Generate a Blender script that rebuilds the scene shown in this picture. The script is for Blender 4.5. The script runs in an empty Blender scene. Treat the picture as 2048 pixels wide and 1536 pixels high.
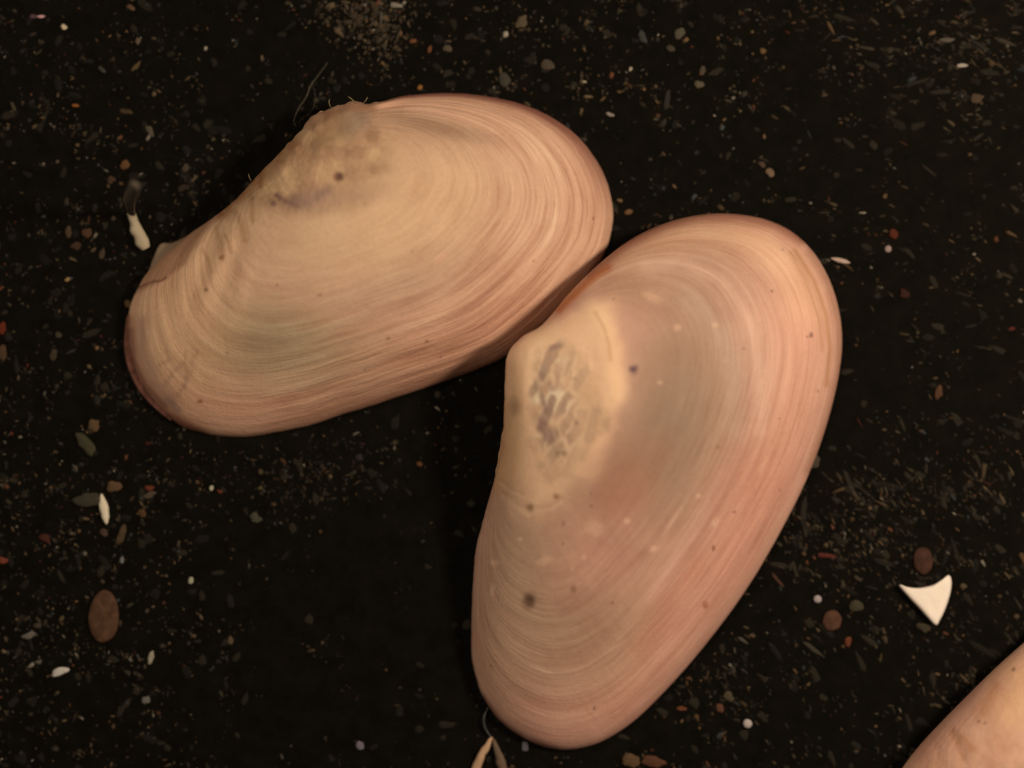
import bpy, math, random
import numpy as np

# ------------------------------------------------------------------ camera, world, lamps, exposure
sc = bpy.context.scene
C = sc.collection
D = 80.0                       # camera height above the tray; 1 unit = 100 photo pixels
cam_data = bpy.data.cameras.new("camera")
cam = bpy.data.objects.new("camera", cam_data)
C.objects.link(cam)
cam.location = (0, 0, D)
cam_data.sensor_width = 36.0
cam_data.lens = 36.0 * D / 20.48
cam_data.clip_start = 1.0
cam_data.clip_end = 600.0
cam_data.dof.use_dof = True
cam_data.dof.focus_distance = D - 0.9
cam_data.dof.aperture_fstop = 0.029
sc.camera = cam

world = bpy.data.worlds.new("World")
sc.world = world
world.use_nodes = True
world.node_tree.nodes["Background"].inputs[0].default_value = (1.0, 0.75, 0.52, 1)
world.node_tree.nodes["Background"].inputs[1].default_value = 0.05

LAMP = (1.0, 0.73, 0.49)
def area(name, loc, power, size, target=(0, 0, 0), color=LAMP):
    from mathutils import Vector
    l = bpy.data.lights.new(name, 'AREA')
    l.shape = 'DISK'
    l.size = size
    l.energy = power
    l.color = color
    o = bpy.data.objects.new(name, l)
    C.objects.link(o)
    o.location = loc
    o.rotation_euler = (Vector(target) - Vector(loc)).to_track_quat('-Z', 'Y').to_euler()
    return o
area("key_lamp", (29.0, 7.5, 31.0), 13800, 7.0)
area("soft_fill_lamp", (-40, 26, 84), 33000, 44.0)  # added soft fill from the upper left, brightens the left end

sc.view_settings.view_transform = 'Standard'
sc.view_settings.look = 'None'
sc.view_settings.exposure = 0.0
sc.view_settings.gamma = 1.0
sc.render.engine = 'CYCLES'
sc.cycles.use_denoising = True

# ------------------------------------------------------------------ helpers
rng = np.random.default_rng(7)
random.seed(7)
def lin(c):
    c = np.asarray(c, float) / 255.0
    return np.where(c <= 0.04045, c / 12.92, ((c + 0.055) / 1.055) ** 2.4)
WHITE = lin((235, 205, 170)) / 0.85
def alb(c):                    # photographed colour -> base colour, the warm lamp taken out
    return np.clip(lin(c) / WHITE, 0.0, 0.88)
def wpos(px, py, z=0.0):
    k = (D - z) / D
    return np.array([(px - 1024) / 100.0 * k, (768 - py) / 100.0 * k, z])
def tag(o, label=None, cat=None, group=None, kind=None):
    if label: o["label"] = label
    if cat: o["category"] = cat
    if group: o["group"] = group
    if kind: o["kind"] = kind
    return o
def link(name, me, mat, parent=None, loc=None):
    o = bpy.data.objects.new(name, me)
    C.objects.link(o)
    if mat: me.materials.append(mat)
    if parent: o.parent = parent
    if loc is not None: o.location = loc
    return o
def empty(name, loc):
    o = bpy.data.objects.new(name, None)
    C.objects.link(o)
    o.location = loc
    o.empty_display_size = 0.3
    return o
def mesh_np(name, V, quads=None, tris=None, col=None, smooth=True, extra=None):
    V = np.asarray(V, float)
    me = bpy.data.meshes.new(name)
    faces = []
    if quads is not None and len(quads): faces += np.asarray(quads).tolist()
    if tris is not None and len(tris): faces += np.asarray(tris).tolist()
    me.from_pydata(V.tolist(), [], faces)
    if col is not None:
        a = me.attributes.new("Col", 'FLOAT_COLOR', 'POINT')
        c4 = np.ones((len(V), 4)); c4[:, :3] = col
        a.data.foreach_set("color", c4.ravel())
    if extra:
        for k, arr in extra.items():
            arr = np.asarray(arr, float)
            if arr.ndim == 2:
                a = me.attributes.new(k, 'FLOAT_VECTOR', 'POINT'); a.data.foreach_set("vector", arr.ravel())
            else:
                a = me.attributes.new(k, 'FLOAT', 'POINT'); a.data.foreach_set("value", arr.ravel())
    if smooth:
        me.polygons.foreach_set("use_smooth", [True] * len(me.polygons))
    me.update()
    return me
def sstep(x, a, b):
    t = np.clip((x - a) / (b - a), 0, 1)
    return t * t * (3 - 2 * t)

# smooth value noise for painting real stains and relief (numpy)
_tab = rng.random((256, 256))
def vnoise(x, y):
    xi = np.floor(x).astype(int); yi = np.floor(y).astype(int)
    fx = x - xi; fy = y - yi
    fx = fx * fx * (3 - 2 * fx); fy = fy * fy * (3 - 2 * fy)
    g = lambda i, j: _tab[i & 255, j & 255]
    return (g(xi, yi) * (1 - fx) + g(xi + 1, yi) * fx) * (1 - fy) + (g(xi, yi + 1) * (1 - fx) + g(xi + 1, yi + 1) * fx) * fy
def fbm(x, y, n=4):
    s = 0; a = 1; t = 0
    for i in range(n):
        s = s + a * vnoise(x * 2 ** i + 17 * i, y * 2 ** i + 31 * i); t += a; a *= 0.5
    return s / t - 0.5

def seg_dist(px, py, pts):
    d = np.full(px.shape, 1e9)
    for (x0, y0), (x1, y1) in zip(pts[:-1], pts[1:]):
        vx, vy = x1 - x0, y1 - y0
        t = np.clip(((px - x0) * vx + (py - y0) * vy) / (vx * vx + vy * vy + 1e-9), 0, 1)
        d = np.minimum(d, np.hypot(px - x0 - t * vx, py - y0 - t * vy))
    return d
def poly_sd(px, py, pts):      # positive inside
    pts = list(pts)
    d = seg_dist(px, py, pts + [pts[0]])
    ins = np.zeros(px.shape, bool)
    for (x0, y0), (x1, y1) in zip(pts, pts[1:] + pts[:1]):
        c = ((y0 > py) != (y1 > py)) & (px < (x1 - x0) * (py - y0) / (y1 - y0 + 1e-12) + x0)
        ins ^= c
    return np.where(ins, d, -d)
def catmull(pts, n_out, closed=True):
    P = np.asarray(pts, float); n = len(P); out = []
    for i in range(n if closed else n - 1):
        p0, p1, p2, p3 = (P[(i - 1) % n], P[i], P[(i + 1) % n], P[(i + 2) % n]) if closed else (P[max(i - 1, 0)], P[i], P[i + 1], P[min(i + 2, n - 1)])
        for k in range(16):
            t = k / 16
            out.append(0.5 * ((2 * p1) + (-p0 + p2) * t + (2 * p0 - 5 * p1 + 4 * p2 - p3) * t * t + (-p0 + 3 * p1 - 3 * p2 + p3) * t ** 3))
    if not closed: out.append(P[-1])
    out = np.array(out)
    if closed: out = np.vstack([out, out[:1]])
    L = np.concatenate([[0], np.cumsum(np.hypot(*np.diff(out, axis=0).T))])
    q = np.linspace(0, L[-1], n_out, endpoint=not closed)
    return np.stack([np.interp(q, L, out[:, 0]), np.interp(q, L, out[:, 1])], 1)

def slab(name, pts, z0, z1, col, mat, parent=None, loc=None, bevel=0.03, n=90, sag=0.0, smooth_outline=True, close=True):
    P = catmull(pts, n) if smooth_outline else np.array(pts, float)
    n = len(P)
    c = P.mean(0)
    rings = []
    b = bevel * 100
    def shrink(q):
        d = P - c; r = np.linalg.norm(d, axis=1)[:, None]
        return c + d * np.clip(1 - q / r, 0.1, 1)
    for q, z in ((b * 0.6, z0), (0, z0 + (z1 - z0) * 0.4), (b * 0.25, z0 + (z1 - z0) * 0.8), (b, z1)):
        X = shrink(q); rings.append(np.array([wpos(x, y, z) for x, y in X]))
    X0 = shrink(b)
    for f in (0.75, 0.5, 0.25):
        X = c + (X0 - c) * f
        rings.append(np.array([wpos(x, y, z1 + sag * (1 - f * f) + 0.012 * (vnoise(np.array([x / 9.0]), np.array([y / 9.0]))[0] - .5)) for x, y in X]))
    V = np.vstack(rings + [[wpos(*c, z1 + sag)], [wpos(*c, z0)]])
    m_ = len(rings); F = []
    for i in range(m_ - 1):
        for j in range(n):
            F.append((i * n + j, i * n + (j + 1) % n, (i + 1) * n + (j + 1) % n, (i + 1) * n + j))
    T = [((m_ - 1) * n + j, (m_ - 1) * n + (j + 1) % n, m_ * n) for j in range(n)] + [((j + 1) % n, j, m_ * n + 1) for j in range(n)]
    if loc is None: loc = np.array(parent.location) if parent else np.array(wpos(*c, 0))
    cc = np.broadcast_to(alb(col), (len(V), 3))
    me = mesh_np(name, V - loc, F, T, cc)
    import bmesh
    bm = bmesh.new(); bm.from_mesh(me); bmesh.ops.recalc_face_normals(bm, faces=bm.faces); bm.to_mesh(me); bm.free()
    me.polygons.foreach_set("use_smooth", [True] * len(me.polygons))
    return link(name, me, mat, parent, None if parent else loc)


def tube(name, pts, rads, col, mat, parent=None, n=10, samples=60, squash=1.0):
    """pts (px, py, z); rads in px"""
    P = np.array([wpos(x, y, z) for x, y, z in pts]); k = np.linspace(0, len(P) - 1, samples)
    i0 = np.clip(k.astype(int), 0, len(P) - 2); t = (k - i0)[:, None]
    p0 = P[np.clip(i0 - 1, 0, None)]; p1 = P[i0]; p2 = P[i0 + 1]; p3 = P[np.clip(i0 + 2, None, len(P) - 1)]
    X = 0.5 * (2 * p1 + (p2 - p0) * t + (2 * p0 - 5 * p1 + 4 * p2 - p3) * t ** 2 + (3 * p1 - p0 - 3 * p2 + p3) * t ** 3)
    r = np.interp(k, range(len(P)), rads) * 0.01
    T = np.gradient(X, axis=0); T /= np.linalg.norm(T, axis=1)[:, None]
    up = np.array([0, 0, 1.0]); S = np.cross(T, up); S /= np.linalg.norm(S, axis=1)[:, None] + 1e-9; W = np.cross(S, T)
    V = []; seed = abs(pts[0][0] * 0.37 + pts[0][1] * 0.11) % 90
    for q in range(samples):
        for j in range(n):
            a = 2 * math.pi * j / n
            rr = r[q] * (1 + 0.4 * (vnoise(np.array([q * 7.0 / samples + seed]), np.array([2.0 * math.cos(a) + seed + 9]))[0] - 0.5) * (r[q] > 0.03))
            V.append(X[q] + S[q] * math.cos(a) * rr + W[q] * math.sin(a) * rr * squash)
    V += [X[0], X[-1]]
    Q = [(q * n + j, q * n + (j + 1) % n, (q + 1) * n + (j + 1) % n, (q + 1) * n + j) for q in range(samples - 1) for j in range(n)]
    b0 = (samples - 1) * n
    T_ = [((j + 1) % n, j, samples * n) for j in range(n)] + [(b0 + j, b0 + (j + 1) % n, samples * n + 1) for j in range(n)]
    V = np.array(V); loc = np.array(parent.location) if parent else np.array([X[len(X)//2][0], X[len(X)//2][1], 0.0])
    me = mesh_np(name, V - loc, Q, T_, np.broadcast_to(alb(col), (len(V), 3)))
    import bmesh
    bm = bmesh.new(); bm.from_mesh(me); bmesh.ops.recalc_face_normals(bm, faces=bm.faces); bm.to_mesh(me); bm.free()
    me.polygons.foreach_set("use_smooth", [True] * len(me.polygons))
    return link(name, me, mat, parent, None if parent else loc)


# ------------------------------------------------------------------ materials
def new_mat(name):
    m = bpy.data.materials.new(name); m.use_nodes = True
    nt = m.node_tree; b = nt.nodes["Principled BSDF"]
    return m, nt, b
def N(nt, t, **kw):
    n = nt.nodes.new(t)
    for k, v in kw.items(): setattr(n, k, v)
    return n
def math_node(nt, op, a, b=None):
    n = N(nt, 'ShaderNodeMath', operation=op)
    for i, v in enumerate((a, b)):
        if v is None: continue
        if isinstance(v, (int, float)): n.inputs[i].default_value = v
        else: nt.links.new(v, n.inputs[i])
    return n.outputs[0]
def shell_material(name, fine, broad, line_amp, sss=0.12, bump=0.35):
    m, nt, b = new_mat(name); L = nt.links.new
    col = N(nt, 'ShaderNodeAttribute', attribute_name="Col")
    gr = N(nt, 'ShaderNodeAttribute', attribute_name="grow")     # ring number, cos, sin round the outline
    lw = N(nt, 'ShaderNodeAttribute', attribute_name="line_weight")
    tc = N(nt, 'ShaderNodeTexCoord')
    def lines(scale, ang, seed, detail):
        mp = N(nt, 'ShaderNodeVectorMath', operation='MULTIPLY')
        L(gr.outputs['Vector'], mp.inputs[0]); mp.inputs[1].default_value = (scale, ang, ang)
        ad = N(nt, 'ShaderNodeVectorMath', operation='ADD'); L(mp.outputs[0], ad.inputs[0]); ad.inputs[1].default_value = (seed, seed, seed)
        no = N(nt, 'ShaderNodeTexNoise'); no.inputs['Scale'].default_value = 1.0
        no.inputs['Detail'].default_value = detail; no.inputs['Roughness'].default_value = 0.6
        L(ad.outputs[0], no.inputs['Vector'])
        return math_node(nt, 'SUBTRACT', no.outputs['Fac'], 0.5)
    f = lines(fine, 1.6, 3.1, 2.0)
    g = lines(broad, 1.1, 9.7, 1.0)
    h = lines(fine * 2.1, 4.0, 21.0, 1.0)
    s = math_node(nt, 'ADD', math_node(nt, 'MULTIPLY', f, 1.0), math_node(nt, 'MULTIPLY', g, 0.9))
    s = math_node(nt, 'ADD', s, math_node(nt, 'MULTIPLY', h, 0.55))
    s = math_node(nt, 'MULTIPLY', s, lw.outputs['Fac'])
    # mottling
    no = N(nt, 'ShaderNodeTexNoise'); no.inputs['Scale'].default_value = 1.1; no.inputs['Detail'].default_value = 6.0
    L(tc.outputs['Object'], no.inputs['Vector'])
    mo = math_node(nt, 'MULTIPLY', math_node(nt, 'SUBTRACT', no.outputs['Fac'], 0.5), 0.28)
    n2 = N(nt, 'ShaderNodeTexNoise'); n2.inputs['Scale'].default_value = 9.0; n2.inputs['Detail'].default_value = 3.0
    L(tc.outputs['Object'], n2.inputs['Vector'])
    mo2 = math_node(nt, 'MULTIPLY', math_node(nt, 'SUBTRACT', n2.outputs['Fac'], 0.5), 0.12)
    n3 = N(nt, 'ShaderNodeTexNoise'); n3.inputs['Scale'].default_value = 26.0; n3.inputs['Detail'].default_value = 3.0
    L(tc.outputs['Object'], n3.inputs['Vector'])
    mo2 = math_node(nt, 'ADD', mo2, math_node(nt, 'MULTIPLY', math_node(nt, 'SUBTRACT', n3.outputs['Fac'], 0.5), 0.16))
    amt = math_node(nt, 'ADD', math_node(nt, 'MULTIPLY', s, line_amp), math_node(nt, 'ADD', mo, mo2))
    k = math_node(nt, 'ADD', amt, 1.0)
    # channels: grooves turn a little redder
    kk = N(nt, 'ShaderNodeCombineXYZ')
    L(math_node(nt, 'POWER', k, 0.8), kk.inputs[0]); L(math_node(nt, 'POWER', k, 1.15), kk.inputs[1]); L(math_node(nt, 'POWER', k, 1.25), kk.inputs[2])
    mul = N(nt, 'ShaderNodeVectorMath', operation='MULTIPLY')
    L(col.outputs['Color'], mul.inputs[0]); L(kk.outputs[0], mul.inputs[1])
    L(mul.outputs[0], b.inputs['Base Color'])
    bp = N(nt, 'ShaderNodeBump'); bp.inputs['Strength'].default_value = bump; bp.inputs['Distance'].default_value = 0.06
    hh = math_node(nt, 'ADD', s, math_node(nt, 'MULTIPLY', math_node(nt, 'SUBTRACT', n2.outputs['Fac'], 0.5), 0.6))
    hh = math_node(nt, 'ADD', hh, math_node(nt, 'MULTIPLY', math_node(nt, 'SUBTRACT', n3.outputs['Fac'], 0.5), 0.35))
    L(hh, bp.inputs['Height']); L(bp.outputs[0], b.inputs['Normal'])
    b.inputs['Roughness'].default_value = 0.62
    b.inputs['Specular IOR Level'].default_value = 0.22
    b.inputs['Subsurface Weight'].default_value = sss
    b.inputs['Subsurface Radius'].default_value = (0.5, 0.28, 0.15)
    b.inputs['Subsurface Scale'].default_value = 0.5
    return m
def attr_material(name, rough=0.7, spec=0.2, mottle=0.5, scale=6.0, sss=0.0, emis=0):
    m, nt, b = new_mat(name); L = nt.links.new
    col = N(nt, 'ShaderNodeAttribute', attribute_name="Col")
    tc = N(nt, 'ShaderNodeTexCoord')
    no = N(nt, 'ShaderNodeTexNoise'); no.inputs['Scale'].default_value = scale; no.inputs['Detail'].default_value = 4.0
    L(tc.outputs['Object'], no.inputs['Vector'])
    k = math_node(nt, 'ADD', math_node(nt, 'MULTIPLY', math_node(nt, 'SUBTRACT', no.outputs['Fac'], 0.5), mottle * 2), 1.0)
    mul = N(nt, 'ShaderNodeVectorMath', operation='SCALE')
    L(col.outputs['Color'], mul.inputs[0]); L(k, mul.inputs['Scale'])
    L(mul.outputs[0], b.inputs['Base Color'])
    b.inputs['Roughness'].default_value = rough
    b.inputs['Specular IOR Level'].default_value = spec
    b.inputs['Subsurface Weight'].default_value = sss
    b.inputs['Subsurface Radius'].default_value = (0.2, 0.15, 0.1)
    return m

mat_left = shell_material("banded_clam_shell", 58.0, 17.0, 0.66, bump=0.30)
mat_right = shell_material("smooth_clam_shell", 58.0, 14.0, 0.46, bump=0.18)
mat_corner = shell_material("corner_clam_shell", 40.0, 12.0, 0.42, bump=0.3)
mat_grain = attr_material("sand_grain", 0.75, 0.15, 0.45, 9.0)
mat_white = attr_material("shell_chip", 0.6, 0.25, 0.08, 4.0, sss=0.1)
mat_dust = attr_material("dust", 0.8, 0.1, 0.0, 20.0)
mat_seed = attr_material("seed_skin", 0.8, 0.1, 0.85, 9.0)
mat_fibre = attr_material("fibre", 0.5, 0.3, 0.5, 12.0)

m, nt, b = new_mat("black_tray")
L = nt.links.new
tc = N(nt, 'ShaderNodeTexCoord')
no = N(nt, 'ShaderNodeTexNoise'); no.inputs['Scale'].default_value = 2.3; no.inputs['Detail'].default_value = 9.0; no.inputs['Roughness'].default_value = 0.7
L(tc.outputs['Object'], no.inputs['Vector'])
cr = N(nt, 'ShaderNodeValToRGB')
cr.color_ramp.elements[0].position = 0.38; cr.color_ramp.elements[0].color = (0.0036, 0.0036, 0.0031, 1)
cr.color_ramp.elements[1].position = 0.72; cr.color_ramp.elements[1].color = (0.0070, 0.0066, 0.0056, 1)
L(no.outputs['Fac'], cr.inputs[0]); L(cr.outputs[0], b.inputs['Base Color'])
b.inputs['Roughness'].default_value = 0.55
b.inputs['Specular IOR Level'].default_value = 0.02
mat_tray = m

# ------------------------------------------------------------------ the surface
me = mesh_np("ground", [(-60, -60, 0), (60, -60, 0), (60, 60, 0), (-60, 60, 0)], quads=[(0, 1, 2, 3)], smooth=False)
tag(link("ground", me, mat_tray), kind="structure")

# ------------------------------------------------------------------ clam valves
class Field:
    """smooth dome over an outline: a harmonic function fitted with point sources outside it"""
    def __init__(s, O, c, edge_z):
        s.c = c
        P = (O[::3] - c) / 300.0
        T = np.roll(P, -1, 0) - np.roll(P, 1, 0)
        nrm = np.stack([T[:, 1], -T[:, 0]], 1); nrm /= np.linalg.norm(nrm, axis=1)[:, None]
        if ((P * nrm).sum(1)).mean() < 0: nrm = -nrm
        s.S = (P + nrm * 0.22)[::2]
        A = s.basis(P)
        s.a, *_ = np.linalg.lstsq(A, (P ** 2).sum(1) / 4, rcond=1e-9)
        s.b, *_ = np.linalg.lstsq(A, edge_z[::3], rcond=1e-6)
    def basis(s, P):
        d2 = (P[:, None, 0] - s.S[None, :, 0]) ** 2 + (P[:, None, 1] - s.S[None, :, 1]) ** 2
        return np.hstack([0.5 * np.log(d2 + 1e-12), np.ones((len(P), 1))])
    def __call__(s, X):
        phi = np.empty(len(X)); e = np.empty(len(X))
        for i in range(0, len(X), 20000):
            P = (X[i:i + 20000] - s.c) / 300.0
            B = s.basis(P)
            phi[i:i + 20000] = B @ s.a - (P ** 2).sum(1) / 4
            e[i:i + 20000] = B @ s.b
        return phi, e

def clam_valve(outline, U, dorsal, e0, esig, H, peak, kpeak, paint, relief, mat, name, parent, NT=760, NS=230, rough_edge=None, power=0.52, wall=0.30):
    O = catmull(outline, NT)
    U = np.array(U, float)
    if rough_edge is not None: O = rough_edge(O)
    ez = 0.03 + e0 * np.exp(-(((O - dorsal) ** 2).sum(1)) / (2 * esig ** 2))
    F = Field(O, O.mean(0), ez)
    u = np.linspace(0, 1, NS + 1)[1:]
    s = 1 - (1 - u) ** 1.35
    X = U + s[:, None, None] * (O - U)[None]
    Xf = X.reshape(-1, 2)
    phi, e = F(Xf)
    phi = phi.reshape(NS, NT); e = e.reshape(NS, NT)
    phi[-1] = 0; e[-1] = ez
    phi = np.clip(phi, 0, None)
    pk = np.exp(-((X[..., 0] - peak[0]) ** 2 + (X[..., 1] - peak[1]) ** 2) / (2 * peak[2] ** 2))
    z = np.clip(e, 0.02, None) + H * (phi / phi.max()) ** power * (1 + kpeak * pk)
    px = X[..., 0]; py = X[..., 1]
    S = np.broadcast_to(s[:, None], px.shape)
    rad = np.linalg.norm(O - U, axis=1); rad = np.broadcast_to(rad[None], px.shape)
    inner = sstep(phi / phi.max(), 0.0, 0.12)
    dz, lw = relief(px, py, S, rad)
    z = z + dz * inner
    col, lw = paint(px, py, S, rad, lw)
    col = np.clip(col * np.array([1.0, 0.975, 0.915]), 0, 0.9)
    V = np.empty((NS, NT, 3))
    k = (D - z) / D
    V[..., 0] = (px - 1024) / 100 * k; V[..., 1] = (768 - py) / 100 * k; V[..., 2] = z
    tt = 2 * math.pi * np.arange(NT) / NT
    G = np.stack([S, np.broadcast_to(np.cos(tt), S.shape), np.broadcast_to(np.sin(tt), S.shape)], -1)
    # rim, wall down to the tray, then the hollow inside
    cen = V[-1].mean(0)
    edge = V[-1]
    T = np.roll(edge, -1, 0) - np.roll(edge, 1, 0)
    nr = np.stack([T[:, 1], -T[:, 0]], 1); nr /= np.linalg.norm(nr, axis=1)[:, None] + 1e-9
    for _ in range(12): nr = (nr + np.roll(nr, 1, 0) + np.roll(nr, -1, 0)) / 3
    nr /= np.linalg.norm(nr, axis=1)[:, None] + 1e-9
    if ((edge[:, :2] - cen[:2]) * nr).sum(1).mean() < 0: nr = -nr
    rings = []
    for f, ins in ((0.85, 0.0), (0.6, 0.02), (0.3, 0.06), (0.0, 0.10)):
        r = edge.copy()
        hgt = edge[:, 2]
        r[:, :2] -= nr * (ins + wall * (1 - f) * np.clip(hgt, 0, 1))[:, None]
        r[:, 2] = hgt * f + (1 - f) * 0.005
        rings.append(r)
    low = rings[-1].copy()
    for q in np.linspace(0.97, 0.05, 12):
        r = cen + (low - cen) * q
        ph, ee = F(np.stack([r[:, 0] * 100 + 1024, 768 - r[:, 1] * 100], 1))
        r[:, 2] = np.clip(np.clip(ee, 0, None) + H * (np.clip(ph, 0, None) / phi.max()) ** power - 0.22, 0.006, None)
        rings.append(r)
    R = np.array(rings); NR = len(R)
    AllV = np.vstack([V.reshape(-1, 3), R.reshape(-1, 3), [[*wpos(*U, z[0].mean())]], [R[-1].mean(0)]])
    cols = np.vstack([col.reshape(-1, 3), np.tile(col[-1] * 0.9, (NR, 1, 1)).reshape(-1, 3), [col[0].mean(0)], [col[-1].mean(0)]])
    Gs = np.vstack([G.reshape(-1, 3), np.tile(G[-1], (NR, 1, 1)).reshape(-1, 3), [[0, 0, 0]], [[0, 0, 0]]])
    LW = np.concatenate([lw.ravel(), np.zeros(NR * NT + 2)])
    ii = np.arange(NS + NR - 1)[:, None] * NT; j = np.arange(NT)[None]; j2 = (j + 1) % NT
    Q = np.stack([ii + j, ii + NT + j, ii + NT + j2, ii + j2], -1).reshape(-1, 4)
    a = NS * NT + NR * NT
    t1 = [(a, i, (i + 1) % NT) for i in range(NT)]
    base = (NS + NR - 1) * NT
    t2 = [(a + 1, base + (i + 1) % NT, base + i) for i in range(NT)]
    loc = np.array(parent.location)
    me = mesh_np(name, AllV - loc, Q, t1 + t2, cols, True, {"grow": Gs, "line_weight": LW})
    import bmesh
    bm = bmesh.new(); bm.from_mesh(me); bmesh.ops.recalc_face_normals(bm, faces=bm.faces); bm.to_mesh(me); bm.free()
    me.polygons.foreach_set("use_smooth", [True] * len(me.polygons))
    return link(name, me, mat, parent), V[-1].copy(), O

def mixc(col, c, w):
    return col * (1 - w[..., None]) + alb(c) * w[..., None]
def blot(px, py, cx, cy, rx, ry, ang=0, hard=1.0, wob=0.0):
    a = math.radians(ang); dx = px - cx; dy = py - cy
    u = (dx * math.cos(a) + dy * math.sin(a)) / rx; v = (-dx * math.sin(a) + dy * math.cos(a)) / ry
    r = np.sqrt(u * u + v * v)
    if wob: r = r * (1 + wob * fbm(px / max(rx, ry) * 1.7 + cx, py / max(rx, ry) * 1.7 + cy))
    return sstep(-r, -(1 + 0.5 * hard), -(1 - 0.5 * hard))
def stroke(px, py, pts, w, soft=1.0):
    d = seg_dist(px, py, pts)
    return np.exp(-(d / w) ** 2)

# ---- left shell
OL = [(420, 440), (470, 400), (520, 346), (560, 306), (598, 266), (622, 236), (660, 216), (700, 204), (735, 207), (765, 203),
      (800, 193), (860, 187), (920, 187), (980, 194), (1040, 208), (1090, 228), (1132, 254), (1167, 286), (1193, 322), (1212, 360),
      (1222, 395), (1226, 430), (1222, 465), (1213, 497), (1196, 530), (1165, 572), (1120, 622), (1070, 668), (1013, 711),
      (970, 732), (921, 751), (860, 772), (800, 792), (740, 812), (680, 830), (620, 850), (560, 863), (500, 873), (450, 873),
      (400, 865), (360, 850), (326, 822), (298, 790), (277, 755), (264, 718), (258, 682), (256, 645), (262, 607), (278, 572),
      (293, 548), (311, 530), (330, 510), (350, 493), (376, 470)]
dark_dots_L = [(676, 353, 13, (96, 48, 44)), (412, 580, 5, (110, 70, 45)), (443, 515, 8, (150, 98, 62)), (554, 570, 4, (140, 95, 70)),
               (640, 590, 5, (150, 100, 72)), (824, 503, 4, (150, 105, 85)), (853, 683, 4, (110, 65, 50)), (730, 740, 3, (110, 70, 50)),
               (777, 677, 4, (120, 78, 58)), (400, 803, 6, (140, 90, 60)), (882, 714, 3, (105, 60, 48)), (1067, 522, 3, (140, 90, 70)),
               (1187, 437, 3, (120, 75, 60)), (505, 397, 3, (120, 78, 50)), (455, 705, 4, (150, 105, 78))]
def relief_L(px, py, s, rad):
    dz = 0 * px
    um = sstep(-np.hypot((px - 620) / 170, (py - 330) / 115), -1.15, -0.55)
    dz += um * 0.08 * fbm(px / 34, py / 34, 5)
    bumps = [(632, 252, 13), (607, 268, 13), (590, 300, 10), (655, 240, 12), (690, 222, 14), (640, 300, 16), (700, 300, 22), (715, 360, 26), (560, 340, 16)]
    for x, y, r in bumps: dz += 0.05 * np.exp(-((px - x) ** 2 + (py - y) ** 2) / (r * r))
    dz -= 0.20 * stroke(px, py, [(748, 195), (800, 232), (880, 262), (950, 275)], 34) * sstep(-px, -1000, -760)
    dz -= 0.05 * np.exp(-((px - 676) ** 2 + (py - 353) ** 2) / 60)
    lw = (0.45 * sstep(s, 0.2, 0.45) + 0.75 * sstep(s, 0.45, 0.85)) * sstep(rad, 120, 330)
    lw = lw * (0.45 + 0.55 * sstep(px - 0.25 * (py - 600), 330, 600))
    ring = np.sin(s * 70 + 1.5 * fbm(px / 150, py / 150) * 4) * 0.006 + np.sin(s * 163 + 2) * 0.003
    dz += ring * lw
    # dorsal wrinkles at the left
    dz += 0.02 * np.sin((px * 0.9 + py * 0.35) / 9.0 + 3 * fbm(px / 60, py / 60)) * blot(px, py, 425, 520, 75, 110, -20)
    return dz, lw
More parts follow.
